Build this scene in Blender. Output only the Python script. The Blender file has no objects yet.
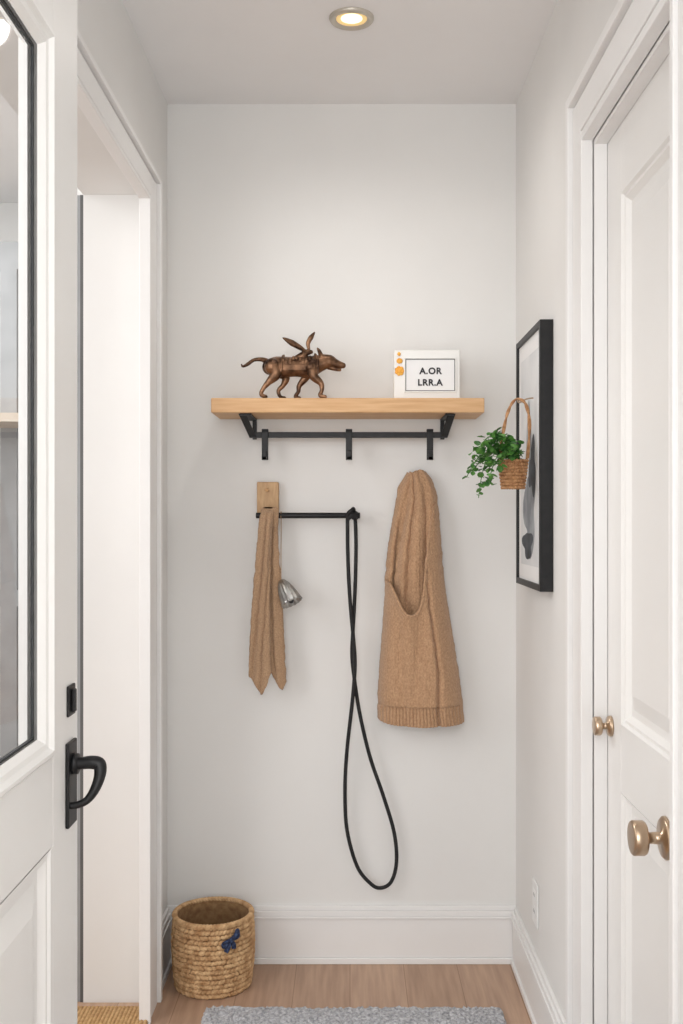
import bpy, math, random
from mathutils import Vector, Matrix, noise
random.seed(7)
F=1059.0; CX=350.0; CY=520.0; CZ=1.335
def PX(px,d): return (px-CX)*d/F
def PZ(py,d): return CZ-(py-CY)*d/F
def P(px,py,d): return Vector((PX(px,d),d,PZ(py,d)))
def lin(c):
    r=[]
    for v in c:
        v/=255.0
        r.append(v/12.92 if v<=0.04045 else ((v+0.055)/1.055)**2.4)
    return (r[0],r[1],r[2],1)
# ---------------- materials
def mat(name,col,rough=0.6,metal=0.0,col2=None,nscale=20,stretch=(1,1,1),bump=0.0,bscale=200,spec=0.5,detail=4,lo=0.35,hi=0.65,coat=0,bdist=0.002,sheen=0):
    m=bpy.data.materials.new(name); m.use_nodes=True
    nt=m.node_tree; b=nt.nodes['Principled BSDF']
    b.inputs['Base Color'].default_value=lin(col)
    b.inputs['Roughness'].default_value=rough; b.inputs['Metallic'].default_value=metal
    b.inputs['Specular IOR Level'].default_value=spec
    b.inputs['Coat Weight'].default_value=coat
    b.inputs['Sheen Weight'].default_value=sheen
    tc=nt.nodes.new('ShaderNodeTexCoord'); mp=nt.nodes.new('ShaderNodeMapping')
    mp.inputs['Scale'].default_value=stretch
    nt.links.new(tc.outputs['Object'],mp.inputs['Vector'])
    if col2:
        n=nt.nodes.new('ShaderNodeTexNoise'); n.inputs['Scale'].default_value=nscale; n.inputs['Detail'].default_value=detail
        nt.links.new(mp.outputs[0],n.inputs['Vector'])
        r=nt.nodes.new('ShaderNodeValToRGB'); r.color_ramp.elements[0].position=lo; r.color_ramp.elements[1].position=hi
        r.color_ramp.elements[0].color=lin(col); r.color_ramp.elements[1].color=lin(col2)
        nt.links.new(n.outputs['Fac'],r.inputs[0]); nt.links.new(r.outputs[0],b.inputs['Base Color'])
    if bump>0:
        n=nt.nodes.new('ShaderNodeTexNoise'); n.inputs['Scale'].default_value=bscale; n.inputs['Detail'].default_value=3
        nt.links.new(mp.outputs[0],n.inputs['Vector'])
        bp=nt.nodes.new('ShaderNodeBump'); bp.inputs['Strength'].default_value=bump; bp.inputs['Distance'].default_value=bdist
        nt.links.new(n.outputs['Fac'],bp.inputs['Height']); nt.links.new(bp.outputs[0],b.inputs['Normal'])
    return m
M_wall=mat('wall_paint',(232,231,229),0.85,col2=(235,234,232),nscale=3,bump=0.08,bscale=300,spec=0.2)
M_ceil=mat('ceiling_paint',(239,238,238),0.9,col2=(242,241,241),nscale=3,bump=0.05,spec=0.2)
M_trim=mat('trim_paint',(238,237,236),0.45,col2=(240,239,238),nscale=4,bump=0.02,spec=0.4)
M_door=mat('door_paint',(238,237,235),0.4,col2=(240,239,237),nscale=4,bump=0.02,spec=0.4)
M_black=mat('black_metal',(20,20,22),0.45,metal=0.3,col2=(28,28,30),nscale=60,bump=0.05)
M_cord=mat('black_cord',(20,20,22),0.75,col2=(34,34,36),nscale=400,bump=0.5,bscale=900)
M_shelf=mat('oak_wood',(204,158,110),0.5,col2=(222,182,136),nscale=9,stretch=(1,9,14),bump=0.08,bscale=60,lo=0.3,hi=0.7)
M_block=mat('oak_block',(180,142,102),0.55,col2=(202,166,124),nscale=14,stretch=(8,3,1.5),bump=0.08,bscale=60)
M_taupe=mat('painted_ledge',(196,182,166),0.6,col2=(206,194,180),nscale=14)
M_bronze=mat('bronze',(64,44,32),0.36,metal=0.8,col2=(156,118,90),nscale=30,bump=0.3,bscale=90,lo=0.38,hi=0.68)
M_brass=mat('champagne_brass',(186,162,138),0.28,metal=1.0,col2=(196,174,150),nscale=30)
M_silver=mat('silver',(150,150,148),0.28,metal=1.0,col2=(190,190,188),nscale=30)
M_steel=mat('brushed_nickel',(196,190,178),0.4,metal=0.6,col2=(206,200,190),nscale=30)
M_coat=mat('camel_knit',(168,131,100),0.95,col2=(200,163,130),nscale=240,bump=0.7,bscale=260,spec=0.1,lo=0.3,hi=0.7,bdist=0.004,sheen=0.2,stretch=(1,1,0.7))
M_scarf=mat('tan_wool',(154,124,97),0.95,col2=(186,154,124),nscale=260,bump=0.6,bscale=320,spec=0.1,lo=0.3,hi=0.7,bdist=0.004,sheen=0.2)
M_rope=mat('seagrass',(176,136,96),0.8,col2=(222,186,142),nscale=45,bump=0.6,bscale=350,spec=0.2)
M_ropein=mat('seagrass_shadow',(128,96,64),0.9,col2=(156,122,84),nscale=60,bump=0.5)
M_wick=mat('wicker',(156,108,70),0.7,col2=(202,154,108),nscale=90,bump=0.5,bscale=400)
M_leaf=mat('leaf_green',(36,90,36),0.5,col2=(92,146,62),nscale=50,bump=0.1)
M_soil=mat('soil',(50,38,28),0.95,col2=(70,54,40),nscale=80)
M_rug=mat('grey_wool_rug',(142,143,147),0.95,col2=(208,208,211),nscale=120,bump=0.8,bscale=300,spec=0.1,lo=0.3,hi=0.7)
M_jute=mat('jute',(184,142,92),0.9,col2=(214,176,124),nscale=100,bump=0.9,bscale=250)
M_paper=mat('paper',(238,238,238),0.7,col2=(242,242,242),nscale=5)
M_card=mat('white_lacquer',(240,239,236),0.5,col2=(243,242,239),nscale=8)
M_ink=mat('ink',(40,40,44),0.7,col2=(50,50,54),nscale=40)
M_artg=mat('art_grey',(122,126,132),0.7,col2=(172,176,180),nscale=12)
M_artd=mat('art_slate',(44,48,54),0.7,col2=(84,90,98),nscale=14)
M_print=mat('print_ground',(216,218,220),0.7,col2=(230,231,232),nscale=8)
M_orange=mat('orange_enamel',(232,150,40),0.5,col2=(246,186,80),nscale=60)
M_navy=mat('navy_ribbon',(22,34,66),0.7,col2=(70,90,130),nscale=220,lo=0.5,hi=0.62)
M_plast=mat('white_plastic',(240,240,239),0.35,col2=(242,242,241),nscale=5)
M_gasket=mat('gasket',(40,42,44),0.6,col2=(52,54,56),nscale=20)
M_greyframe=mat('grey_frame',(150,152,154),0.5,col2=(160,162,164),nscale=10)
M_slot=mat('slot_dark',(90,90,90),0.6,col2=(100,100,100),nscale=10)
# floor
def floor_mat():
    m=bpy.data.materials.new('oak_floor'); m.use_nodes=True; nt=m.node_tree; b=nt.nodes['Principled BSDF']
    b.inputs['Roughness'].default_value=0.5
    tc=nt.nodes.new('ShaderNodeTexCoord'); mp=nt.nodes.new('ShaderNodeMapping'); mp.inputs['Rotation'].default_value=(0,0,math.pi/2)
    nt.links.new(tc.outputs['Object'],mp.inputs[0])
    br=nt.nodes.new('ShaderNodeTexBrick'); br.inputs['Scale'].default_value=1; br.inputs['Brick Width'].default_value=1.4; br.inputs['Row Height'].default_value=0.16
    br.inputs['Mortar Size'].default_value=0.001; br.inputs['Color1'].default_value=lin((192,160,136)); br.inputs['Color2'].default_value=lin((182,150,126)); br.inputs['Mortar'].default_value=lin((146,116,94))
    nt.links.new(mp.outputs[0],br.inputs['Vector'])
    mp2=nt.nodes.new('ShaderNodeMapping'); mp2.inputs['Scale'].default_value=(30,2,1); nt.links.new(tc.outputs['Object'],mp2.inputs[0])
    n=nt.nodes.new('ShaderNodeTexNoise'); n.inputs['Scale'].default_value=2; n.inputs['Detail'].default_value=6; nt.links.new(mp2.outputs[0],n.inputs['Vector'])
    r=nt.nodes.new('ShaderNodeValToRGB'); r.color_ramp.elements[0].color=(0.78,0.76,0.75,1); r.color_ramp.elements[1].color=(1.06,1.06,1.06,1); r.color_ramp.elements[0].position=0.3; r.color_ramp.elements[1].position=0.7
    nt.links.new(n.outputs['Fac'],r.inputs[0])
    mx=nt.nodes.new('ShaderNodeMixRGB'); mx.blend_type='MULTIPLY'; mx.inputs[0].default_value=1
    nt.links.new(br.outputs['Color'],mx.inputs[1]); nt.links.new(r.outputs[0],mx.inputs[2]); nt.links.new(mx.outputs[0],b.inputs['Base Color'])
    return m
M_floor=floor_mat()
def glass_mat(name,ior=1.3,tint=(0.94,0.96,0.97,1)):
    m=bpy.data.materials.new(name); m.use_nodes=True; nt=m.node_tree
    nt.nodes.remove(nt.nodes['Principled BSDF']); o=nt.nodes['Material Output']
    t=nt.nodes.new('ShaderNodeBsdfTransparent'); t.inputs[0].default_value=tint
    g=nt.nodes.new('ShaderNodeBsdfGlossy'); g.inputs['Roughness'].default_value=0.03
    lw=nt.nodes.new('ShaderNodeFresnel'); lw.inputs[0].default_value=ior
    mx=nt.nodes.new('ShaderNodeMixShader'); nt.links.new(lw.outputs[0],mx.inputs[0]); nt.links.new(t.outputs[0],mx.inputs[1]); nt.links.new(g.outputs[0],mx.inputs[2]); nt.links.new(mx.outputs[0],o.inputs[0])
    return m
M_glass=glass_mat('window_glass')
def emis(name,col,s):
    m=bpy.data.materials.new(name); m.use_nodes=True; b=m.node_tree.nodes['Principled BSDF']
    b.inputs['Base Color'].default_value=lin(col); b.inputs['Emission Color'].default_value=lin(col); b.inputs['Emission Strength'].default_value=s
    return m
M_lamp=emis('lamp_diffuser',(255,244,214),1.2)
M_lamp2=emis('lamp_reflector',(238,206,140),0.5)
# ---------------- geometry helpers
col=bpy.context.scene.collection
def empty(name,loc=(0,0,0)):
    o=bpy.data.objects.new(name,None); o.empty_display_size=0.05; o.location=loc; col.objects.link(o)
    return o
class MB:
    def __init__(s): s.v=[]; s.f=[]
    def add(s,v,f):
        b=len(s.v); s.v+= [Vector(x) for x in v]; s.f+=[tuple(b+i for i in q) for q in f]; return s
    def box(s,x0,x1,y0,y1,z0,z1):
        s.add([(x0,y0,z0),(x1,y0,z0),(x1,y1,z0),(x0,y1,z0),(x0,y0,z1),(x1,y0,z1),(x1,y1,z1),(x0,y1,z1)],
              [(0,3,2,1),(4,5,6,7),(0,1,5,4),(1,2,6,5),(2,3,7,6),(3,0,4,7)])
        return s
    def tube(s,pts,r,n=12,cyclic=False,sub=6,flat=None):
        pts=[Vector(p) for p in pts]; N=len(pts)
        if not hasattr(r,'__len__'): r=[r]*N
        sm=[];rr=[]
        segs=N if cyclic else N-1
        if sub<=1 or N<3:
            sm=pts[:]; rr=list(r)
        else:
            for i in range(segs):
                def g(k): return (k%N) if cyclic else min(max(k,0),N-1)
                a,b,c,d=[pts[g(i+k)] for k in (-1,0,1,2)]
                for j in range(sub):
                    t=j/sub
                    sm.append(0.5*((2*b)+(c-a)*t+(2*a-5*b+4*c-d)*t*t+(3*b-a-3*c+d)*t**3)); rr.append(r[g(i)]*(1-t)+r[g(i+1)]*t)
            if not cyclic: sm.append(pts[-1]); rr.append(r[-1])
        K=len(sm); up=None; vs=[]
        for i in range(K):
            t=((sm[(i+1)%K]-sm[(i-1)%K]) if cyclic else (sm[min(i+1,K-1)]-sm[max(i-1,0)])).normalized()
            if up is None:
                up=Vector((0,1,0)) if abs(t.y)<0.9 else Vector((0,0,1))
            up=(up-t*up.dot(t)).normalized(); sd=t.cross(up)
            for j in range(n):
                a=2*math.pi*j/n
                vs.append(sm[i]+(up*math.cos(a)*(flat or 1)+sd*math.sin(a))*rr[i])
        fs=[]
        for i in range(K if cyclic else K-1):
            for j in range(n):
                fs.append((i*n+j,i*n+(j+1)%n,((i+1)%K)*n+(j+1)%n,((i+1)%K)*n+j))
        if not cyclic:
            fs.append(tuple(range(n-1,-1,-1))); fs.append(tuple((K-1)*n+j for j in range(n)))
        s.add(vs,fs); return s
    def lathe(s,prof,origin,axis=(0,0,1),n=32,cap=False,ridge=0,ra=0):
        ax=Vector(axis).normalized(); q=ax.to_track_quat('Z','Y'); o=Vector(origin); vs=[];fs=[]
        for (r,h) in prof:
            for j in range(n):
                a=2*math.pi*j/n; k=r*(1+(ra*math.cos(ridge*a) if ridge else 0))
                vs.append(o+q@Vector((k*math.cos(a),k*math.sin(a),h)))
        for i in range(len(prof)-1):
            for j in range(n): fs.append((i*n+j,i*n+(j+1)%n,(i+1)*n+(j+1)%n,(i+1)*n+j))
        if cap:
            fs.append(tuple(range(n-1,-1,-1))); fs.append(tuple((len(prof)-1)*n+j for j in range(n)))
        s.add(vs,fs); return s
    def ell(s,c,rad,rot=None,nu=8,nv=6):
        c=Vector(c); R=rot or Matrix.Identity(3); vs=[];fs=[]
        for i in range(nv+1):
            th=math.pi*i/nv
            for j in range(nu):
                a=2*math.pi*j/nu
                vs.append(c+R@Vector((rad[0]*math.sin(th)*math.cos(a),rad[1]*math.sin(th)*math.sin(a),rad[2]*math.cos(th))))
        for i in range(nv):
            for j in range(nu): fs.append((i*nu+j,(i+1)*nu+j,(i+1)*nu+(j+1)%nu,i*nu+(j+1)%nu))
        s.add(vs,fs); return s
    def loops(s,xf,y0,y1,z0,z1,prof,sign=1,cap=True):
        vs=[];fs=[]
        for (i,o) in prof:
            x=xf+o*sign
            vs+=[(x,y0+i,z0+i),(x,y1-i,z0+i),(x,y1-i,z1-i),(x,y0+i,z1-i)]
        for k in range(len(prof)-1):
            for j in range(4): fs.append((k*4+j,k*4+(j+1)%4,(k+1)*4+(j+1)%4,(k+1)*4+j))
        if cap:
            b=(len(prof)-1)*4; fs.append((b,b+1,b+2,b+3))
        s.add(vs,fs); return s
    def obj(s,name,m,parent=None,smooth=False,bevel=0,mods=None,seg=2,keep=False):
        me=bpy.data.meshes.new(name); me.from_pydata([tuple(v) for v in s.v],[],s.f); me.update()
        import bmesh
        bm=bmesh.new(); bm.from_mesh(me)
        if smooth=='merge': bmesh.ops.remove_doubles(bm,verts=bm.verts,dist=1e-5)
        if not keep: bmesh.ops.recalc_face_normals(bm,faces=bm.faces)
        bm.to_mesh(me); bm.free()
        o=bpy.data.objects.new(name,me); col.objects.link(o); me.materials.append(m)
        if smooth:
            for p in me.polygons: p.use_smooth=True
        if bevel:
            b=o.modifiers.new('bevel','BEVEL'); b.width=bevel; b.segments=seg; b.limit_method='ANGLE'
        if parent: o.parent=parent; o.matrix_parent_inverse=Matrix.Identity(4)
        return o
WL=-0.552; WR=0.5017; YB=3.2; H=2.592; YN=-0.6
# ---------------- room shell
MB().box(-3.0,0.75,YN,4.3,-0.1,0).obj('floor',M_floor)
MB().box(-3.0,0.75,YN,4.3,H,H+0.1).obj('ceiling',M_ceil)
MB().box(WL-0.19,0.75,YB,YB+0.1,0,H).obj('wall_back',M_wall)
MB().box(WL-0.186,WL,2.93,YB,0,H).box(WL-0.186,WL,0.95,2.93,2.235,H).box(WL-0.186,WL,YN,0.95,0,H).obj('wall_left',M_wall)
MB().box(WR,0.75,2.19,YB,0,H).box(WR,0.75,1.6,2.19,2.12,H).box(WR,0.75,YN,1.6,0,H).obj('wall_right',M_wall)
MB().box(-3.0,WL-0.19,4.2,4.3,0,H).obj('wall_side_room_back',M_wall)
MB().box(-3.1,-3.0,YN,4.3,0,H).obj('wall_side_room_left',M_wall)
MB().box(WL-0.24,WL-0.19,2.95,4.2,0,H).obj('wall_side_room_right',M_wall)
def bb(kind,a,b):
    m=MB()
    prof=[(0.020,0,0.018),(0.014,0.018,0.135),(0.018,0.135,0.142),(0.0145,0.142,0.158),(0.009,0.158,0.172)]
    for t,z0,z1 in prof:
        if kind=='back': m.box(a,b,YB-t,YB,z0,z1)
        if kind=='right': m.box(WR-t,WR,a,b,z0,z1)
        if kind=='left': m.box(WL,WL+t,a,b,z0,z1)
    return m.obj('baseboard_'+kind,M_trim,bevel=0.002)
bb('back',WL,WR); bb('right',2.32,YB-0.02); bb('left',2.95,YB-0.02)
def casing(name,wx,sgn,y0,y1,zi,w,zw):
    m=MB()
    def slab(yin,zin,w0,w1,t,back=0.0):
        xa,xb=sorted((wx-sgn*back,wx+sgn*t))
        m.box(xa,xb,y1+w0,y1+w1,0,zi+w1*zw)
        m.box(xa,xb,y0-w1,y0-w0,0,zi+w1*zw)
        m.box(xa,xb,y0-w0,y1+w0,zi+w0*zw,zi+w1*zw)
    slab(0,0,0,0.018,0.024,0.006)
    slab(0,0,0.018,0.03,0.017,0.006)
    slab(0,0,0.03,w-0.03,0.020,0.006)
    slab(0,0,w-0.03,w-0.022,0.016,0.006)
    slab(0,0,w-0.022,w,0.030,0.006)
    return m.obj(name,M_trim,bevel=0.002)
casing('trim_1',WL,1,1.05,2.80,2.185,0.15,0.62)
casing('trim_2',WR,-1,1.585,2.19,2.12,0.13,1)
# ---------------- left glazed door (open, parallel to hall)
ld=empty('door_1')
X0,X1=-0.472,-0.43; dy0,dy1=0.88,1.672; gz0,gz1=0.993,2.04; gy0,gy1=0.98,1.533
m=MB()
m.box(X0,X1,gy1,dy1,0.01,2.17); m.box(X0,X1,dy0,gy0,0.01,2.17)
m.box(X0,X1,gy0,gy1,gz1,2.17); m.box(X0,X1,gy0,gy1,0.862,gz0); m.box(X0,X1,gy0,gy1,0.01,0.2)
m.obj('stiles_and_rails',M_door,ld,bevel=0.002)
m=MB()
gl=[(0,0.0),(0.005,0.005),(0.010,0.005),(0.015,-0.002),(0.022,-0.004),(0.030,-0.014)]
m.loops(X1,gy0,gy1,gz0,gz1,gl,1,False); m.loops(X0,gy0,gy1,gz0,gz1,gl,-1,False)
m.obj('glazing_bead',M_door,ld)
m=MB(); pl=[(0,0.0),(0.004,-0.004),(0.012,-0.004),(0.022,-0.013),(0.034,-0.013),(0.07,-0.005)]
m.loops(X1,gy0,gy1-0.012,0.2,0.862,pl,1); m.loops(X0,gy0,gy1-0.012,0.2,0.862,pl,-1)
m.box(X0,X1,gy1-0.012,gy1,0.2,0.862)
m.obj('lower_panel',M_door,ld)
i=0.030
m=MB(); m.box(-0.4525,-0.4485,gy1-i-0.003,gy1-i,gz0+i,gz1-i); m.box(-0.4525,-0.4485,gy0+i,gy0+i+0.003,gz0+i,gz1-i); m.box(-0.4525,-0.4485,gy0+i,gy1-i,gz1-i-0.003,gz1-i); m.box(-0.4525,-0.4485,gy0+i,gy1-i,gz0+i,gz0+i+0.003)
m.obj('gasket',M_gasket,ld)
MB().add([(-0.451,gy0+i,gz0+i),(-0.451,gy1-i,gz0+i),(-0.451,gy1-i,gz1-i),(-0.451,gy0+i,gz1-i)],[(0,1,2,3)]).obj('glass_pane',M_glass,ld,keep=True)
MB().box(X1,X1+0.006,1.598,1.647,0.868,0.997).obj('lever_plate',M_black,ld,bevel=0.002)
m=MB(); z=PZ(764,1.62)
m.tube([(X1,1.622,z),(-0.410,1.622,z+0.001),(-0.395,1.622,z+0.002),(-0.384,1.622,z-0.001),(-0.382,1.618,z-0.016),(-0.388,1.612,z-0.036),(-0.399,1.608,z-0.052),(-0.414,1.606,z-0.059),(-0.427,1.606,z-0.060)],[0.010,0.0095,0.0105,0.0105,0.009,0.0075,0.006,0.0055,0.005],12)
m.tube([(X1+0.005,1.622,z),(X1+0.014,1.622,z)],0.016,16,sub=1)
m.obj('lever',M_black,ld,True)
m=MB(); m.box(X1,X1+0.004,1.605,1.645,PZ(716,1.62),PZ(685,1.62)); m.box(X1+0.004,X1+0.010,1.618,1.63,PZ(712,1.62),PZ(689,1.62)); m.obj('lock_plate',M_black,ld,bevel=0.002)
# ---------------- right panel door (closed)
rd=empty('door_2'); XF=0.531; a0,a1=1.6,2.188; z0,z1=0.008,2.118; s0,s1=1.72,2.075
m=MB(); m.box(XF,XF+0.04,s1,a1,z0,z1).box(XF,XF+0.04,a0,s0,z0,z1).box(XF,XF+0.04,s0,s1,1.975,z1).box(XF,XF+0.04,s0,s1,0.80,0.935).box(XF,XF+0.04,s0,s1,z0,0.2)
m.obj('stiles_and_rails',M_door,rd,bevel=0.0015)
pr=[(0,0),(0.004,0.006),(0.010,0.006),(0.020,0.016),(0.034,0.016),(0.066,0.006)]
m=MB(); m.loops(XF,s0,s1,0.935,1.975,pr,1); m.loops(XF,s0,s1,0.2,0.80,pr,1); m.obj('raised_panels',M_door,rd)
def knob(y,z,r,L,name,rp):
    m=MB(); m.lathe([(0,0),(rp,0),(rp,0.004),(rp*0.88,0.008),(r*0.36,0.010),(r*0.33,L*0.5),(r*0.5,L*0.56),(r*0.92,L*0.6),(r,L*0.66),(r,L*0.94),(r*0.93,L*0.985),(r*0.8,L),(0,L)],(XF,y,z),(-1,0,0),40)
    m.obj(name,M_brass,rd,'merge')
knob(1.776,PZ(838,1.776),0.029,0.060,'knob',0.036)
knob(2.15,PZ(726,2.15),0.019,0.036,'latch_knob',0.021)
MB().box(WR+0.002,XF-0.001,2.182,2.19,0,2.12).box(WR+0.002,XF-0.001,1.6,2.182,2.11,2.12).obj('trim_3',M_trim)
# ---------------- downlight
dl=empty('recessed_downlight')
dc=Vector((0.004,2.72,H))
MB().lathe([(0.056,0),(0.056,-0.004),(0.052,-0.009),(0.046,-0.010),(0.041,-0.005),(0.038,-0.003)],dc,n=48).obj('trim_ring',M_steel,dl,True)
MB().lathe([(0.026,-0.0022),(0.040,-0.0035)],dc,n=40).obj('reflector',M_lamp2,dl,True)
MB().lathe([(0,-0.0025),(0.027,-0.0025)],dc,n=40).obj('diffuser',M_lamp,dl)
dl.location=(0,-0.07,0)
# ---------------- shelf
sh=empty('wall_shelf')
ST=1.681; SB=1.6395; SF=3.0
MB().box(-0.394,0.381,SF,YB-0.001,SB,ST).obj('board',M_shelf,sh,bevel=0.0025)
m=MB(); by=3.14; bz=PZ(435,by)
m.box(PX(250,by),PX(447,by),by-0.006,by+0.006,bz-0.0085,bz+0.0085)
for sg,xt,xb in ((1,PX(242,3.03),PX(253,by)),(-1,PX(452,3.03),PX(444,by))):
    w=0.0105
    top=Vector((xt,3.03,SB)); bot=Vector((xb,by,bz-0.008))
    m.add([top+Vector((-w,0,0)),top+Vector((w,0,0)),bot+Vector((w,0,0)),bot+Vector((-w,0,0)),top+Vector((-w,0.012,0)),top+Vector((w,0.012,0)),bot+Vector((w,0.012,0.0)),bot+Vector((-w,0.012,0.0))],
        [(0,1,2,3),(4,7,6,5),(0,4,5,1),(1,5,6,2),(2,6,7,3),(3,7,4,0)])
    m.box(xb-w*0.6,xb+w*0.6,YB-0.006,YB-0.0005,bz-0.009,SB)
    m.box(min(xt,xb)-0.006,max(xt,xb)+0.006,3.02,YB-0.001,SB-0.005,SB)
    m.box(xb-w*0.6,xb+w*0.6,by,YB-0.001,bz-0.006,bz+0.006)
m.obj('bracket_rail',M_black,sh,bevel=0.001)
m=MB()
for px in (265,349,430):
    x=PX(px,3.13)
    m.box(x-0.0095,x+0.0095,3.126,3.134,PZ(460,3.13),PZ(430,3.13))
    m.box(x-0.0095,x+0.0095,3.126,3.150,PZ(432,3.13),PZ(429,3.13))
    m.box(x-0.006,x+0.006,3.100,3.134,PZ(460,3.13),PZ(457,3.13))
    m.box(x-0.006,x+0.006,3.100,3.106,PZ(460,3.13),PZ(451,3.13))
m.obj('hooks',M_black,sh,bevel=0.0012)
# ---------------- peg rail
pr_=empty('towel_bar')
MB().box(PX(257,3.17),PX(278.5,3.17),3.165,YB-0.0005,PZ(513,3.17),PZ(482,3.17)).obj('wood_block',M_block,pr_,bevel=0.003)
MB().lathe([(0,0),(0.006,0),(0.006,0.006),(0.0045,0.009),(0,0.009)],P(267,490,3.166),(0,-1,0),16).obj('screw_cap',M_shelf,pr_,True)
RY=3.135; RZ=PZ(515.5,RY)
m=MB(); m.tube([(PX(256,RY),RY,RZ),(PX(360,RY),RY,RZ)],0.0085,16,sub=1)
m.tube([(PX(259,RY),RY,RZ),(PX(259,RY),YB-0.001,RZ)],0.005,12,sub=1); m.tube([(PX(355,RY),RY,RZ),(PX(355,RY),YB-0.001,RZ)],0.006,12,sub=1)
m.tube([(PX(355,RY),YB-0.006,RZ),(PX(355,RY),YB-0.0005,RZ)],0.014,16,sub=1)
m.obj('bar',M_black,pr_,True,bevel=0.001)
# ---------------- interpolation + cloth
def interp(tab,t):
    if t<=tab[0][0]: return tab[0][1:]
    for a,b in zip(tab,tab[1:]):
        if t<=b[0]:
            k=(t-a[0])/(b[0]-a[0]); return tuple(a[i]*(1-k)+b[i]*k for i in range(1,len(a)))
    return tab[-1][1:]
def smoothtab(tab,t,w=5):
    r=[interp(tab,t+o) for o in (-w,-w/2,0,w/2,w)]
    return tuple(sum(q[i] for q in r)/5 for i in range(len(r[0])))
def sst(x):
    x=min(1,max(0,x)); return x*x*(3-2*x)
def cloth(name,tab,top,bot,depth,mt,parent,nu=60,nv=110,d=3.13,thick=0.006,w=5,edge=0.0):
    vs=[];fs=[]
    for j in range(nv+1):
        v=j/nv
        for i in range(nu+1):
            u=i/nu; y0=top(u); y1=bot(u); py=y0+(y1-y0)*v
            L,R=smoothtab(tab,py,w)
            px=L+(R-L)*u
            if edge: px+=edge*noise.noise(Vector((u*2,py*0.12,3.0)))+edge*0.4*noise.noise(Vector((u*3,py*0.4,9.0)))
            yy=depth(u,py,v)
            vs.append((PX(px,d),yy,PZ(py,d)))
    for j in range(nv):
        for i in range(nu): fs.append((j*(nu+1)+i,j*(nu+1)+i+1,(j+1)*(nu+1)+i+1,(j+1)*(nu+1)+i))
    m=MB(); m.add(vs,fs); o=m.obj(name,mt,parent,True)
    s=o.modifiers.new('solid','SOLIDIFY'); s.thickness=thick; s.offset=0
    return o
def gs(x,c,w): return math.exp(-((x-c)/w)**2)
ct=empty('hooded_coat')
ctab=[(472,411,423),(475,406,429),(480,403,432),(490,399,436),(510,396,438.5),(540,390.5,441),(570,387,443),(600,386,447),(630,384,452),(660,381.5,457),(690,379.5,461.5),(712,379,464),(730,380,465)]
def ctpx(u,py):
    L,R=smoothtab(ctab,py,5); return L+(R-L)*u
def knit(px,py):
    return 0.0004*math.sin(px*2.1)
def cdep(u,py,v):
    env=max(0,1-abs(2*u-1)**3.0)**0.6
    amp=0.022+0.026*min(1,(py-472)/60.0)
    dd=3.186-amp*env
    px=ctpx(u,py)
    # recessed interior seen at the left, behind the front flap
    xe=interp([(472,411),(500,405),(540,399),(580,396),(620,394)],py)[0]
    dd+=0.020*sst((px-(xe-6))/5.0)*sst((py-500)/40)*env
    x2=interp([(472,412),(500,401),(540,393.5),(590,389)],py)[0]
    dd-=0.012*gs(px,x2,3.0)*env
    return dd
cloth('hood_lining',ctab,lambda u:471.5+1.5*math.sin(u*9),lambda u:650,cdep,M_coat,ct,nu=110,thick=0.006,nv=130,edge=1.0)
ftab=[(470,412,424),(475,409,429.5),(480,409,432.5),(490,409.5,436.5),(510,407,439),(540,400.5,441.5),(570,396,443.5),(600,394,447),(640,394,452)]
def fdep(u,py,v):
    L,R=smoothtab(ftab,py,4); px=L+(R-L)*u
    eR=max(0,1-max(0,2*u-1)**3.0)**0.6
    eL=0.55+0.45*sst(u/0.16)
    amp=0.034+0.034*min(1,max(0,(py-472))/55.0)
    dd=3.182-amp*eR*eL
    # rolled edge then long draping folds fanning down from the hanging point
    dd+=0.013*gs(u,0.22+0.03*math.sin(py/28.0),0.07)
    dd-=0.006*gs(u,0.40+0.06*(py-540)/100,0.09)
    dd+=0.011*gs(u,0.62+0.10*(py-540)/100,0.07)*sst((py-480)/30)
    dd-=0.004*gs(u,0.80,0.07)
    dd+=knit(px,py)
    return dd
cloth('front_flap',ftab,lambda u:471.0+1.8*math.sin(u*7),lambda u:628,fdep,M_coat,ct,nu=110,thick=0.007,nv=130,edge=1.0,w=4)
rim=[(0,580),(0.08,586),(0.16,597),(0.26,610),(0.36,615),(0.47,613),(0.56,604),(0.62,588),(0.68,560),(0.76,530),(0.88,508),(1,500)]
def rimf(u): return smoothtab(rim,u,0.03)[0]
def bdep(u,py,v):
    env=max(0,1-abs(2*u-1)**3.2)**0.5
    t=min(1,max(0,(py-500)/100.0))
    dd=3.182-(0.070+0.040*t)*env
    px=ctpx(u,py)
    dd-=env*(0.004*math.sin(u*9+py*0.012)+0.003*math.sin(u*17-py*0.02+2))
    dd+=0.006*gs(u,0.2+0.1*(py-600)/120,0.05)*env*min(1,v*3)
    dd+=0.016*gs(u,0.70+0.02*math.sin(py/20),0.03)*env*sst((py-560)/50)
    dd+=0.006*gs(u,0.5-0.1*(py-620)/100,0.06)*env*sst((py-620)/30)
    dd-=0.018*math.exp(-v*9)*env*gs(u,0.33,0.3)
    if py>704:
        dd+=0.008+0.0036*math.sin(u*2*math.pi*26)
    else: dd+=knit(px,py)
    return dd
cloth('coat_body',ctab,rimf,lambda u:721+4.5*u+1.5*math.sin(u*5),bdep,M_coat,ct,nu=230,nv=130,thick=0.007,edge=0.8)
m=MB(); m.tube([ (PX(ctpx(u,rimf(u)),3.13), bdep(u,rimf(u),0)-0.001, PZ(rimf(u),3.13)) for u in [k/24 for k in range(1,17)]],[0.0045]*12+[0.0042,0.0038,0.0032,0.002],8,sub=2); m.obj('pocket_edge',M_coat,ct,True)
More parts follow.
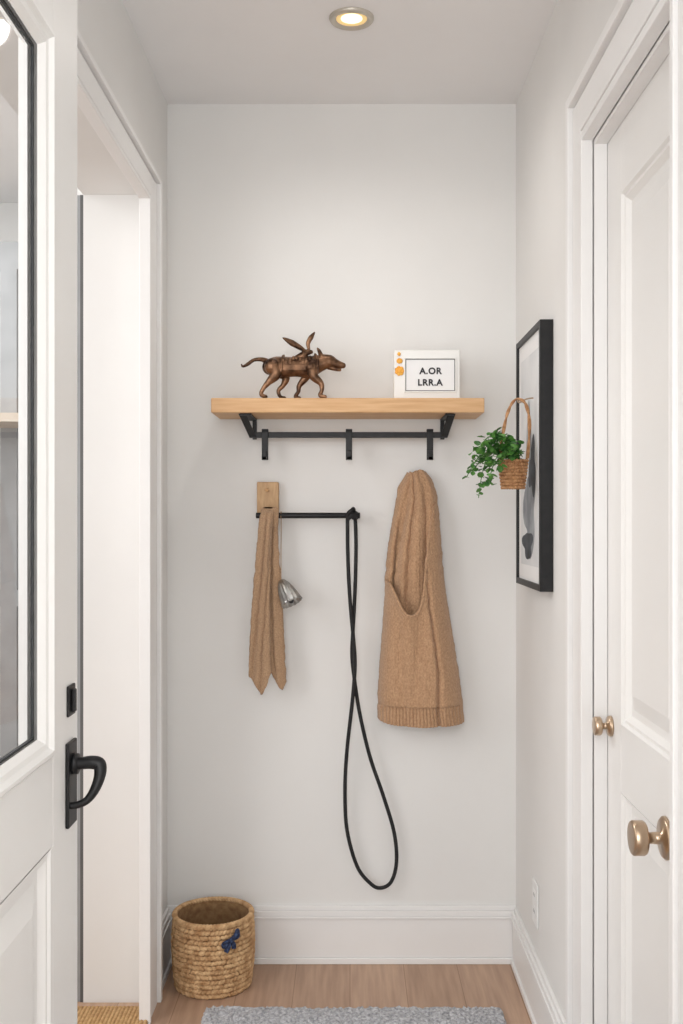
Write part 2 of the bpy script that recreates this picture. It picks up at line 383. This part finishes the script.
m=MB(); m.tube([(PX(417,3.16),YB-0.001,PZ(490,3.16)),(PX(417,3.16),3.17,PZ(490,3.16)),(PX(417,3.16),3.165,PZ(486,3.16))],0.004,8); m.obj('peg',M_black,ct,True)
# ---------------- scarf
sc=empty('scarf')
tA=[(505,263,272),(515,261,273),(530,259.5,272),(560,257,270.5),(600,253.5,269.5),(650,250.5,270),(695,249,273)]
tB=[(505,264,276),(515,264,278),(530,263,277),(560,262,278.5),(600,262,281.5),(650,264,284),(695,266,286)]
def sdep(off,ph,tw):
    def f(u,py,v):
        k=math.sqrt(min(1,max(0,(py-511)/14.0)))
        base=RY-0.014-0.006*k-off*k
        env=max(0,1-abs(2*u-1)**2.5)**0.6
        dd=base-0.008*env*k
        c=0.30+0.25*math.sin(py/70.0+ph)
        dd+=tw*gs(u,c,0.12)*k
        dd+=tw*0.8*gs(u,c+0.4,0.09)*k
        dd+=0.002*math.sin(py/34.0+ph+u*3)*k
        return dd
    return f
cloth('tail_front',tA,lambda u:507,lambda u:676+interp([(0,0),(0.25,6),(0.55,18),(0.75,10),(1,-6)],u)[0],sdep(0.022,0.4,0.009),M_scarf,sc,nu=50,d=3.11,thick=0.006,edge=0.9)
cloth('tail_back',tB,lambda u:507,lambda u:660+interp([(0,0),(0.7,28),(0.85,30),(1,22)],u)[0],sdep(0.0,2,0.007),M_scarf,sc,nu=50,d=3.11,thick=0.006,edge=0.9)
m=MB()
for k in range(5):
    x=PX(263.5+k*2.9,RY)
    m.tube([(x,RY-0.026,RZ-0.035),(x,RY-0.020,RZ-0.002),(x,RY-0.012,RZ+0.013),(x,RY+0.003,RZ+0.0165),(x,RY+0.0155,RZ+0.006),(x,RY+0.017,RZ-0.02),(x,RY+0.014,RZ-0.05)],0.0056,8)
m.obj('bar_loop',M_scarf,sc,True)
# ---------------- silver bell cup
bl=empty('silver_bell')
ax=Vector((0.42,-0.30,-0.80)).normalized(); o=P(281.0,580,3.10); k_=1.5
m=MB(); m.lathe([(a*k_,b*k_) for a,b in [(0.002,0),(0.006,0.002),(0.011,0.010),(0.015,0.022),(0.0175,0.034),(0.0195,0.046),(0.021,0.052),(0.0198,0.052),(0.016,0.040),(0.012,0.02),(0.004,0.008)]],o,ax,70,ridge=14,ra=0.07)
m.obj('bell_body',M_silver,bl,True)
MB().ell(o+ax*0.070,(0.008,0.008,0.008)).tube([o+ax*0.012,o+ax*0.070],0.002,6,sub=1).obj('clapper',M_gasket,bl,True)
m=MB(); m.tube([(PX(281,RY),RY-0.010,RZ-0.01),(PX(281,RY),RY-0.002,RZ+0.0105),(PX(281,RY),RY+0.011,RZ),(PX(281,RY),RY+0.004,RZ-0.08),P(281,555,3.12),P(281.0,572,3.105),o],0.0013,6); m.obj('cord',M_scarf,bl,True)
# ---------------- leash
pts=[(352,510,3.124),(348,514,3.120),(347.5,524,3.120),(348,560,3.122),(350,600,3.122),(353.5,640,3.118),(355,665,3.115),(352.5,700,3.13),(347,750,3.15),(345,790,3.16),(347,830,3.165),(357,866,3.17),(370,883,3.17),(380,888,3.17),(391,882,3.17),(396.5,862,3.17),(394,832,3.168),(383,795,3.165),(370,757,3.155),(360,715,3.145),(354.5,680,3.14),(352,655,3.14),(353,630,3.135),(355,590,3.125),(356,550,3.122),(355.5,524,3.120),(354.5,515,3.148),(353.5,509,3.142)]
m=MB(); m.tube([P(a,b,c) for a,b,c in pts],0.0056,12,cyclic=True)
m.tube([P(348,519,3.117),P(352,515.5,3.114),P(356,518,3.117)],0.0065,10)
m.obj('dog_leash',M_cord,None,True)
# ---------------- bronze sculpture
D=3.05; s=D/F
def bp_(px,py,yo): return Vector((PX(px,D),D+yo*s,PZ(py,D)))
m=MB()
def chain(pp):
    pts=[bp_(a,b,c) for a,b,c,r in pp]; m.tube(pts,[r*s for *_,r in pp],14,sub=5)
    for p,q in ((pts[0],pp[0][3]),(pts[-1],pp[-1][3])): m.ell(p,(q*s,)*3,nu=12,nv=8)
chain([(270,367,0,8),(276,366.5,0,10),(285,367,0,10.4),(295,367,0,9.8),(304,367,0,10.4),(312,366,0,10.4),(319,363.5,0,8.8),(326,361.5,0,7.2)])
chain([(324,361,0,7),(330,361.5,0,6.6),(335,363.5,0,4.9),(340,365,0,3.7),(343,365.5,0,3.0)])
chain([(329,367,0,2.8),(336,369.2,0,2.0),(340,370,0,1.5)])
for sg in (-1,1): chain([(322,357,4*sg,2.2),(319.5,352,5.5*sg,1.9),(317.5,349,6*sg,0.7)])
chain([(268,362,0,3.4),(262,359.5,0,2.3),(254,360,0,1.8),(248,364,0,1.9),(243,366.5,0,1.2),(241.5,364.5,0,0.8)])
chain([(273,367,-5,8.5),(276,375,-6,6),(269,383,-6,3.2),(264,389,-6,2.2),(261.5,395,-6,2.0),(266,397.5,-6,2.2)])
chain([(275,368,5,7.5),(285,376,6,4.6),(283,384,6,2.7),(278,390,6,2.0),(280,396,6,1.8),(284,397.5,6,2.0)])
chain([(309,368,5,7),(305,377,6,4.2),(299,385,6,2.6),(298,391,6,2.0),(295,396,6,1.9),(299,397.6,6,2.1)])
chain([(312,367,-5,8),(314,377,-6,4.8),(321,384,-6,3.0),(322,391,-6,2.1),(320,396,-6,2.0),(325,397.6,-6,2.2)])
chain([(296,359,0,3.4),(302,356,0,4.0),(307,352.5,0,3.4),(311,352,0,2.2)])
chain([(306,352,-2,1.4),(300,348,-3,2.6),(292,343.5,-4,3.2),(286,340,-4,1.8),(283,338.5,-4,0.6)])
chain([(309,350,1,1.3),(308,343,2,2.3),(311,337,2,2.6),(314.5,332,2,0.7)])
for k in range(9):
    m.ell(bp_(284+k*3.3,361+2.0*math.sin(k*1.3),-9.2),(1.7*s,1.4*s,2.6*s),nu=8,nv=6)
m.tube([bp_(316,373,-8.5),bp_(318,364,-9.8),bp_(316,356,-5),bp_(315,354.5,0),bp_(316,356,5)],1.3*s,8)
m.tube([bp_(282,373,-9),bp_(282,364,-10.2),bp_(283,357.5,-6),bp_(284,355.5,0)],1.2*s,8)
o=m.obj('bronze_animal_figurine',M_bronze,None,True)
r=o.modifiers.new('rm','REMESH'); r.mode='VOXEL'; r.voxel_size=0.0011; r.use_smooth_shade=True
q=o.modifiers.new('sm','SMOOTH'); q.factor=0.5; q.iterations=4
# ---------------- sign frame
cf=empty('sign_block'); D2=3.04
x0,x1=PX(394,D2),PX(460,D2); za,zb=ST+0.0005,PZ(350,D2)
MB().box(x0,x1,D2,D2+0.045,za,zb).obj('block',M_card,cf,bevel=0.003)
fx0,fx1,fz0,fz1=PX(405.5,D2),PX(455,D2),PZ(391,D2),PZ(359,D2)
def rect(n,w,mt,y0,y1,a,b,c,d):
    MB().box(a,b,y0,y1,c,c+w).box(a,b,y0,y1,d-w,d).box(a,a+w,y0,y1,c+w,d-w).box(b-w,b,y0,y1,c+w,d-w).obj(n,mt,cf,bevel=0.0006)
rect('inset_frame',0.0035,M_card,D2-0.004,D2,fx0-0.004,fx1+0.004,fz0-0.004,fz1+0.004)
rect('inset_line',0.0018,M_slot,D2-0.0025,D2,fx0,fx1,fz0,fz1)
MB().box(fx0+0.002,fx1-0.002,D2-0.0012,D2,fz0+0.002,fz1-0.002).obj('label',M_paper,cf)
for i_,(t,py) in enumerate((("A.OR",374.0),("LRR.A",385.5))):
    cu=bpy.data.curves.new('lettering_%d'%(i_+1),'FONT'); cu.body=t; cu.size=0.0255; cu.align_x='CENTER'; cu.extrude=0.0004; cu.offset=0.0008; cu.space_character=1.1
    to=bpy.data.objects.new('lettering_%d'%(i_+1),cu); col.objects.link(to); to.rotation_euler=(math.pi/2,0,0); to.location=(PX(430.5 if i_==0 else 430,D2),D2-0.002,PZ(py,D2)); cu.materials.append(M_ink); to.parent=cf
m=MB()
for k in range(7):
    a=k*2*math.pi/7; m.ell(P(399.5,371,D2)+Vector((0.0085*math.cos(a),-0.002,0.0085*math.sin(a))),(0.006,0.002,0.006))
m.ell(P(399.5,371,D2)+Vector((0,-0.003,0)),(0.008,0.003,0.008))
m.ell(P(399,354,D2)+Vector((0,-0.002,0)),(0.005,0.002,0.006)); m.ell(P(399.5,361,D2)+Vector((0,-0.002,0)),(0.009,0.002,0.008))
m.obj('orange_flower',M_orange,cf,True)
# ---------------- framed picture on right wall
pf=empty('framed_picture'); fy0,fy1,fza,fzb=2.61,2.985,1.158,1.83; fw=0.016; XA=0.468
MB().box(XA,WR-0.0005,fy0,fy0+fw,fza,fzb).box(XA,WR-0.0005,fy1-fw,fy1,fza,fzb).box(XA,WR-0.0005,fy0+fw,fy1-fw,fza,fza+fw).box(XA,WR-0.0005,fy0+fw,fy1-fw,fzb-fw,fzb).obj('black_frame',M_black,pf,bevel=0.001)
MB().box(0.4745,0.49,fy0+fw,fy1-fw,fza+fw,fzb-fw).obj('mat_board',M_paper,pf)
def blob(name,cy,cz,ry,rz,x,mt,seed):
    vs=[(x,cy,cz)]; n=40
    for k in range(n):
        a=2*math.pi*k/n; w=1+0.22*math.sin(3*a+seed)+0.1*math.sin(5*a+seed*2)
        vs.append((x,cy+ry*w*math.cos(a),cz+rz*w*math.sin(a)))
    m=MB(); m.add(vs,[(0,1+k,1+(k+1)%n) for k in range(n)]); m.obj(name,mt,pf)
MB().box(0.4738,0.4745,fy0+0.055,fy1-0.055,1.215,1.77).obj('print_sheet',M_print,pf)
blob('print_shape_1',2.79,1.36,0.085,0.11,0.4734,M_artg,1.0)
blob('print_shape_2',2.75,1.47,0.05,0.07,0.4731,M_artd,2.2)
blob('print_shape_3',2.82,1.27,0.075,0.035,0.4728,M_artd,0.4)
blob('print_shape_4',2.80,1.56,0.035,0.07,0.4725,M_artg,3.0)
# ---------------- hanging plant
hp=empty('hanging_plant_basket'); D3=2.70; c=P(513,461,D3)
hh=0.068
m=MB(); rows=9
for k in range(rows):
    t=k/(rows-1); rr=0.029+0.0085*t; zz=c.z-hh+t*hh
    n=26
    for j in range(n):
        a=2*math.pi*(j+0.5*(k%2))/n
        R=Matrix.Rotation(a,3,'Z')@Matrix.Rotation(0.35 if k%2 else -0.35,3,'X')
        m.ell((c.x+rr*math.cos(a),c.y+rr*math.sin(a),zz),(0.0028,0.0052,0.0040),R,6,4)
m.lathe([(0,0),(0.028,0),(0.0365,hh)],(c.x,c.y,c.z-hh),n=24)
m.obj('woven_pot',M_wick,hp,True)
MB().lathe([(0,-0.008),(0.036,-0.008)],c,n=24).obj('soil',M_soil,hp)
m=MB(); hpts=[P(500.5,463,D3),P(502,440,D3),P(507,415,D3),P(513,402,D3),P(519,399,D3),P(526,405,D3),P(529.5,425,D3),P(527,463,D3)]
for ph in (0,math.pi):
    pts=[]
    K=len(hpts)
    for i_ in range(K-1):
        for j in range(6):
            t=j/6; a,b,cc,d=hpts[max(i_-1,0)],hpts[i_],hpts[i_+1],hpts[min(i_+2,K-1)]
            p=0.5*((2*b)+(cc-a)*t+(2*a-5*b+4*cc-d)*t*t+(3*b-a-3*cc+d)*t**3)
            an=ph+(i_*6+j)*0.7; pts.append(p+Vector((math.cos(an),math.sin(an),0.3*math.cos(an)))*0.0022)
    m.tube(pts,0.0028,6,sub=1)
m.obj('handle',M_wick,hp,True)
MB().tube([(0.4675,D3,PZ(398,D3)),(0.450,D3,PZ(399,D3)),(PX(519,D3),D3,PZ(402.5,D3)),(PX(517,D3),D3,PZ(398,D3))],0.002,8).obj('hook',M_brass,hp,True)
stems=[[(512,460,0),(500,446,-6),(487,446,-10),(474,462,-12),(465,478,-12)],[(512,460,0),(502,450,4),(490,452,2),(482,475,0),(478,498,-4)],
[(512,460,0),(505,444,-12),(495,437,-16),(484,440,-20),(476,450,-22)],[(512,460,-4),(505,452,-16),(494,458,-24),(488,472,-26),(486,486,-26)],
[(512,460,0),(508,442,0),(500,434,2),(492,434,4)],[(514,460,-8),(506,450,-20),(499,455,-26),(494,470,-26)],[(512,460,4),(504,446,10),(494,448,14),(484,458,14),(474,470,12)],
[(515,460,0),(512,446,-8),(507,439,-12),(502,440,-18)],[(516,460,-6),(517,450,-14),(512,446,-20),(507,452,-26)],[(510,458,-4),(500,442,-10),(490,440,-8),(480,446,-6),(472,452,-6)],[(510,458,2),(498,452,-2),(488,460,-14),(482,468,-16)]]
m=MB(); ml=MB(); s3=D3/F
def leaf(p,sz,R):
    pr_l=[(0,0,0),(0.45,0.25,0.08),(0.5,0.6,0.1),(0.3,0.9,0.06),(0,1.05,-0.05),(-0.3,0.9,0.06),(-0.5,0.6,0.1),(-0.45,0.25,0.08),(0,0.5,-0.02)]
    ml.add([p+R@(Vector(q)*sz) for q in pr_l],[(0,1,8),(1,2,8),(2,3,8),(3,4,8),(4,5,8),(5,6,8),(6,7,8),(7,0,8)])
for st in stems:
    pts=[Vector((PX(a,D3),D3+q*s3,PZ(b,D3))) for a,b,q in st]
    m.tube(pts,0.0011,6)
    for i_ in range(len(pts)-1):
        for j in range(10):
            t=(j+random.random())/10; p=pts[i_].lerp(pts[i_+1],t)+Vector([random.gauss(0,0.0050) for _ in range(3)])
            if p.x>0.445: continue
            R=Matrix.Rotation(random.uniform(0,6.28),3,'Z')@Matrix.Rotation(random.uniform(-1.2,1.0),3,'X')@Matrix.Rotation(random.uniform(-0.6,0.6),3,'Y')
            leaf(p,random.uniform(0.012,0.019),R)
m.obj('stems',M_leaf,hp,True); ml.obj('leaves',M_leaf,hp)
# ---------------- woven floor basket
wb=empty('woven_basket'); bc=Vector((-0.394,3.052,0)); hb=0.208; rows=15
def rad(t): return 0.112+0.006*math.sin(t*math.pi)+0.005*t
m=MB()
for k in range(rows):
    t=k/(rows-1); rr=rad(t)-0.006; zz=0.008+t*(hb-0.016); n=62
    for j in range(n):
        a=2*math.pi*(j+random.uniform(-.2,.2)+0.5*(k%2))/n
        R=Matrix.Rotation(a,3,'Z')@Matrix.Rotation((0.6 if k%2 else -0.6)+random.uniform(-.2,.2),3,'X')
        m.ell((bc.x+(rr+random.uniform(-.001,.001))*math.cos(a),bc.y+rr*math.sin(a),zz+random.uniform(-.0008,.0008)),(0.0060,0.0098,0.0062),R,8,6)
m.obj('braided_coils',M_rope,wb,True)
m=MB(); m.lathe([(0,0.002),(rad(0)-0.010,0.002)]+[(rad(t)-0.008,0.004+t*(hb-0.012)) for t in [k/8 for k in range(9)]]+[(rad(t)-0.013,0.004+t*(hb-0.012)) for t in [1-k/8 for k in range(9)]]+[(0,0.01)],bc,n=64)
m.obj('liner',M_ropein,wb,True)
m=MB()
for k in range(70):
    a=2*math.pi*k/70; R=Matrix.Rotation(a,3,'Z')@Matrix.Rotation(0.5,3,'X')
    m.ell((bc.x+(rad(1)-0.007)*math.cos(a),bc.y+(rad(1)-0.007)*math.sin(a),hb-0.004),(0.0085,0.010,0.006),R,8,6)
m.obj('rim',M_rope,wb,True)
m=MB()
ang=math.radians(-60); bo=Vector((bc.x+0.120*math.cos(ang),bc.y+0.120*math.sin(ang),0.166)); tn=Vector((-math.sin(ang),math.cos(ang),0)); nn=Vector((math.cos(ang),math.sin(ang),0)); uz=Vector((0,0,1))
def bpnt(a,b,c_=0): return bo+tn*a+uz*b+nn*c_
m.tube([bpnt(0,0,0.004),bpnt(0.012,0.014,0.010),bpnt(0.020,0.026,0.008),bpnt(0.022,0.006,0.006),bpnt(0,0,0.004)],0.006,8,flat=0.5)
m.tube([bpnt(0,0,0.004),bpnt(-0.012,0.002,0.010),bpnt(-0.024,-0.004,0.008),bpnt(-0.018,-0.014,0.006),bpnt(0,0,0.004)],0.006,8,flat=0.5)
m.tube([bpnt(0,0,0.004),bpnt(-0.006,-0.014,0.006),bpnt(-0.014,-0.030,0.004)],[0.004,0.006,0.007],8,flat=0.5)
m.tube([bpnt(0,0,0.004),bpnt(0.008,-0.010,0.006),bpnt(0.010,-0.024,0.004)],[0.004,0.006,0.007],8,flat=0.5)
m.ell(bo+nn*0.006,(0.007,0.007,0.007)); m.obj('navy_bow',M_navy,wb,True)
# ---------------- rug
m=MB(); rx0,rx1,ry0,ry1=-0.395,0.413,1.2,2.885; st=0.0065
nx=int((rx1-rx0)/st); ny=int((ry1-ry0)/st); vs=[];fs=[]
for j in range(ny+1):
    for i_ in range(nx+1):
        x=rx0+(rx1-rx0)*i_/nx; y=ry0+(ry1-ry0)*j/ny
        e=min(i_,nx-i_,j,ny-j)
        z=0.0 if e==0 else 0.007+0.007*random.random()+0.004*noise.noise(Vector((x*30,y*30,0)))
        vs.append((x+random.uniform(-.003,.003),y+random.uniform(-.003,.003),max(z,0.001)))
for j in range(ny):
    for i_ in range(nx): fs.append((j*(nx+1)+i_,j*(nx+1)+i_+1,(j+1)*(nx+1)+i_+1,(j+1)*(nx+1)+i_))
m.add(vs,fs); m.obj('grey_rug',M_rug,None,False)
m=MB(); 
for k in range(40):
    x=-0.95+k*0.0105
    m.tube([(x,1.9,0.008),(x,2.88,0.008)],0.0062,8,sub=1)
m.box(-0.955,-0.535,1.9,2.88,0.001,0.006); m.obj('jute_doormat',M_jute,None,True)
# ---------------- outlet
ol=empty('wall_outlet'); oy=2.85; oz=PZ(903,2.85)
MB().box(WR-0.005,WR-0.0003,oy-0.036,oy+0.036,oz-0.058,oz+0.058).obj('cover_plate',M_plast,ol,bevel=0.002)
m=MB()
for dz in (-0.022,0.022): m.box(WR-0.0065,WR-0.005,oy-0.016,oy+0.016,oz+dz-0.014,oz+dz+0.014)
m.obj('sockets',M_plast,ol,bevel=0.0006)
m=MB()
for dz in (-0.022,0.022):
    for q in (-0.006,0.006): m.box(WR-0.0068,WR-0.0064,oy+q-0.0012,oy+q+0.0012,oz+dz-0.004,oz+dz+0.005)
m.obj('slots',M_slot,ol)
# ---------------- side room glazed door
sd=empty('door_3')
m=MB(); y0_=3.86; y1_=3.9
for x in (-1.95,-1.245,-0.84): m.box(x-0.03,x+0.03,y0_,y1_,0,2.35)
for a_,b_ in ((-1.92,-1.275),(-1.215,-0.87)):
    for c_,d_ in ((2.25,2.35),(0,0.25),(1.02,1.08)): m.box(a_,b_,y0_,y1_,c_,d_)
m.obj('frame',M_greyframe,sd)
MB().add([(-1.92,3.88,0.25),(-0.86,3.88,0.25),(-0.86,3.88,2.25),(-1.92,3.88,2.25)],[(0,1,2,3)]).obj('glass_pane.001',M_glass,sd,keep=True)
MB().box(-1.40,-1.29,3.83,3.86,0.78,0.80).box(-1.40,-1.38,3.83,3.86,0.76,0.84).obj('handle',M_black,sd)
MB().box(-1.9,-1.05,3.6,3.86,1.67,1.70).obj('side_room_shelf',M_taupe)
MB().box(WL-0.212,WL-0.195,2.935,2.95,0,2.235).obj('trim_4',M_greyframe)
MB().box(WL-0.195,WL-0.186,2.932,2.95,0,2.235).obj('trim_5',M_slot)
# ---------------- lights
def area(name,loc,rot,sx,sy,e,colr=(1,1,1)):
    l=bpy.data.lights.new(name,'AREA'); l.shape='RECTANGLE'; l.size=sx; l.size_y=sy; l.energy=e; l.color=colr
    o=bpy.data.objects.new(name,l); o.location=loc; o.rotation_euler=rot; col.objects.link(o); return o
area('rear_area_fill',(-0.25,-0.5,1.6),(math.radians(95),0,math.radians(-4)),0.6,1.6,15,(1,0.995,0.985))  # soft fill added behind the camera to brighten the hall, no real source
area('side_room_daylight',(-1.9,1.2,1.9),(math.radians(80),0,math.radians(-45)),1.2,1.4,17,(1,1,1))
area('side_room_fill',(-1.7,3.0,H-0.03),(0,0,0),0.8,0.8,26,(1,1,1))  # added overhead fill, brightens the side room seen through the door glass
l=bpy.data.lights.new('rear_point_fill','POINT'); l.energy=11; l.shadow_soft_size=0.15; l.color=(1,0.985,0.96)  # unseen point fill added behind the camera to lift ceiling and walls
o=bpy.data.objects.new('rear_point_fill',l); o.location=(-0.2,-0.3,1.75); col.objects.link(o)
l=bpy.data.lights.new('downlight_lamp','SPOT'); l.energy=10; l.spot_size=math.radians(160); l.spot_blend=1; l.shadow_soft_size=0.05; l.color=(1,0.96,0.91)
o=bpy.data.objects.new('downlight_lamp',l); o.location=(0.004,2.65,H-0.02); col.objects.link(o)
w=bpy.data.worlds.new('world'); bpy.context.scene.world=w; w.use_nodes=True
w.node_tree.nodes['Background'].inputs[0].default_value=(1,1,1,1); w.node_tree.nodes['Background'].inputs[1].default_value=1.3
# ---------------- camera
cam=bpy.data.cameras.new('camera'); co=bpy.data.objects.new('camera',cam); col.objects.link(co)
co.location=(0,0,CZ); co.rotation_euler=(math.pi/2,0,0); cam.sensor_fit='AUTO'; cam.sensor_width=36; cam.lens=F/1024*36
cam.shift_x=-(CX-341.5)/1024; cam.shift_y=(CY-512)/1024; cam.clip_start=0.01
sc_=bpy.context.scene; sc_.camera=co
sc_.view_settings.view_transform='Standard'
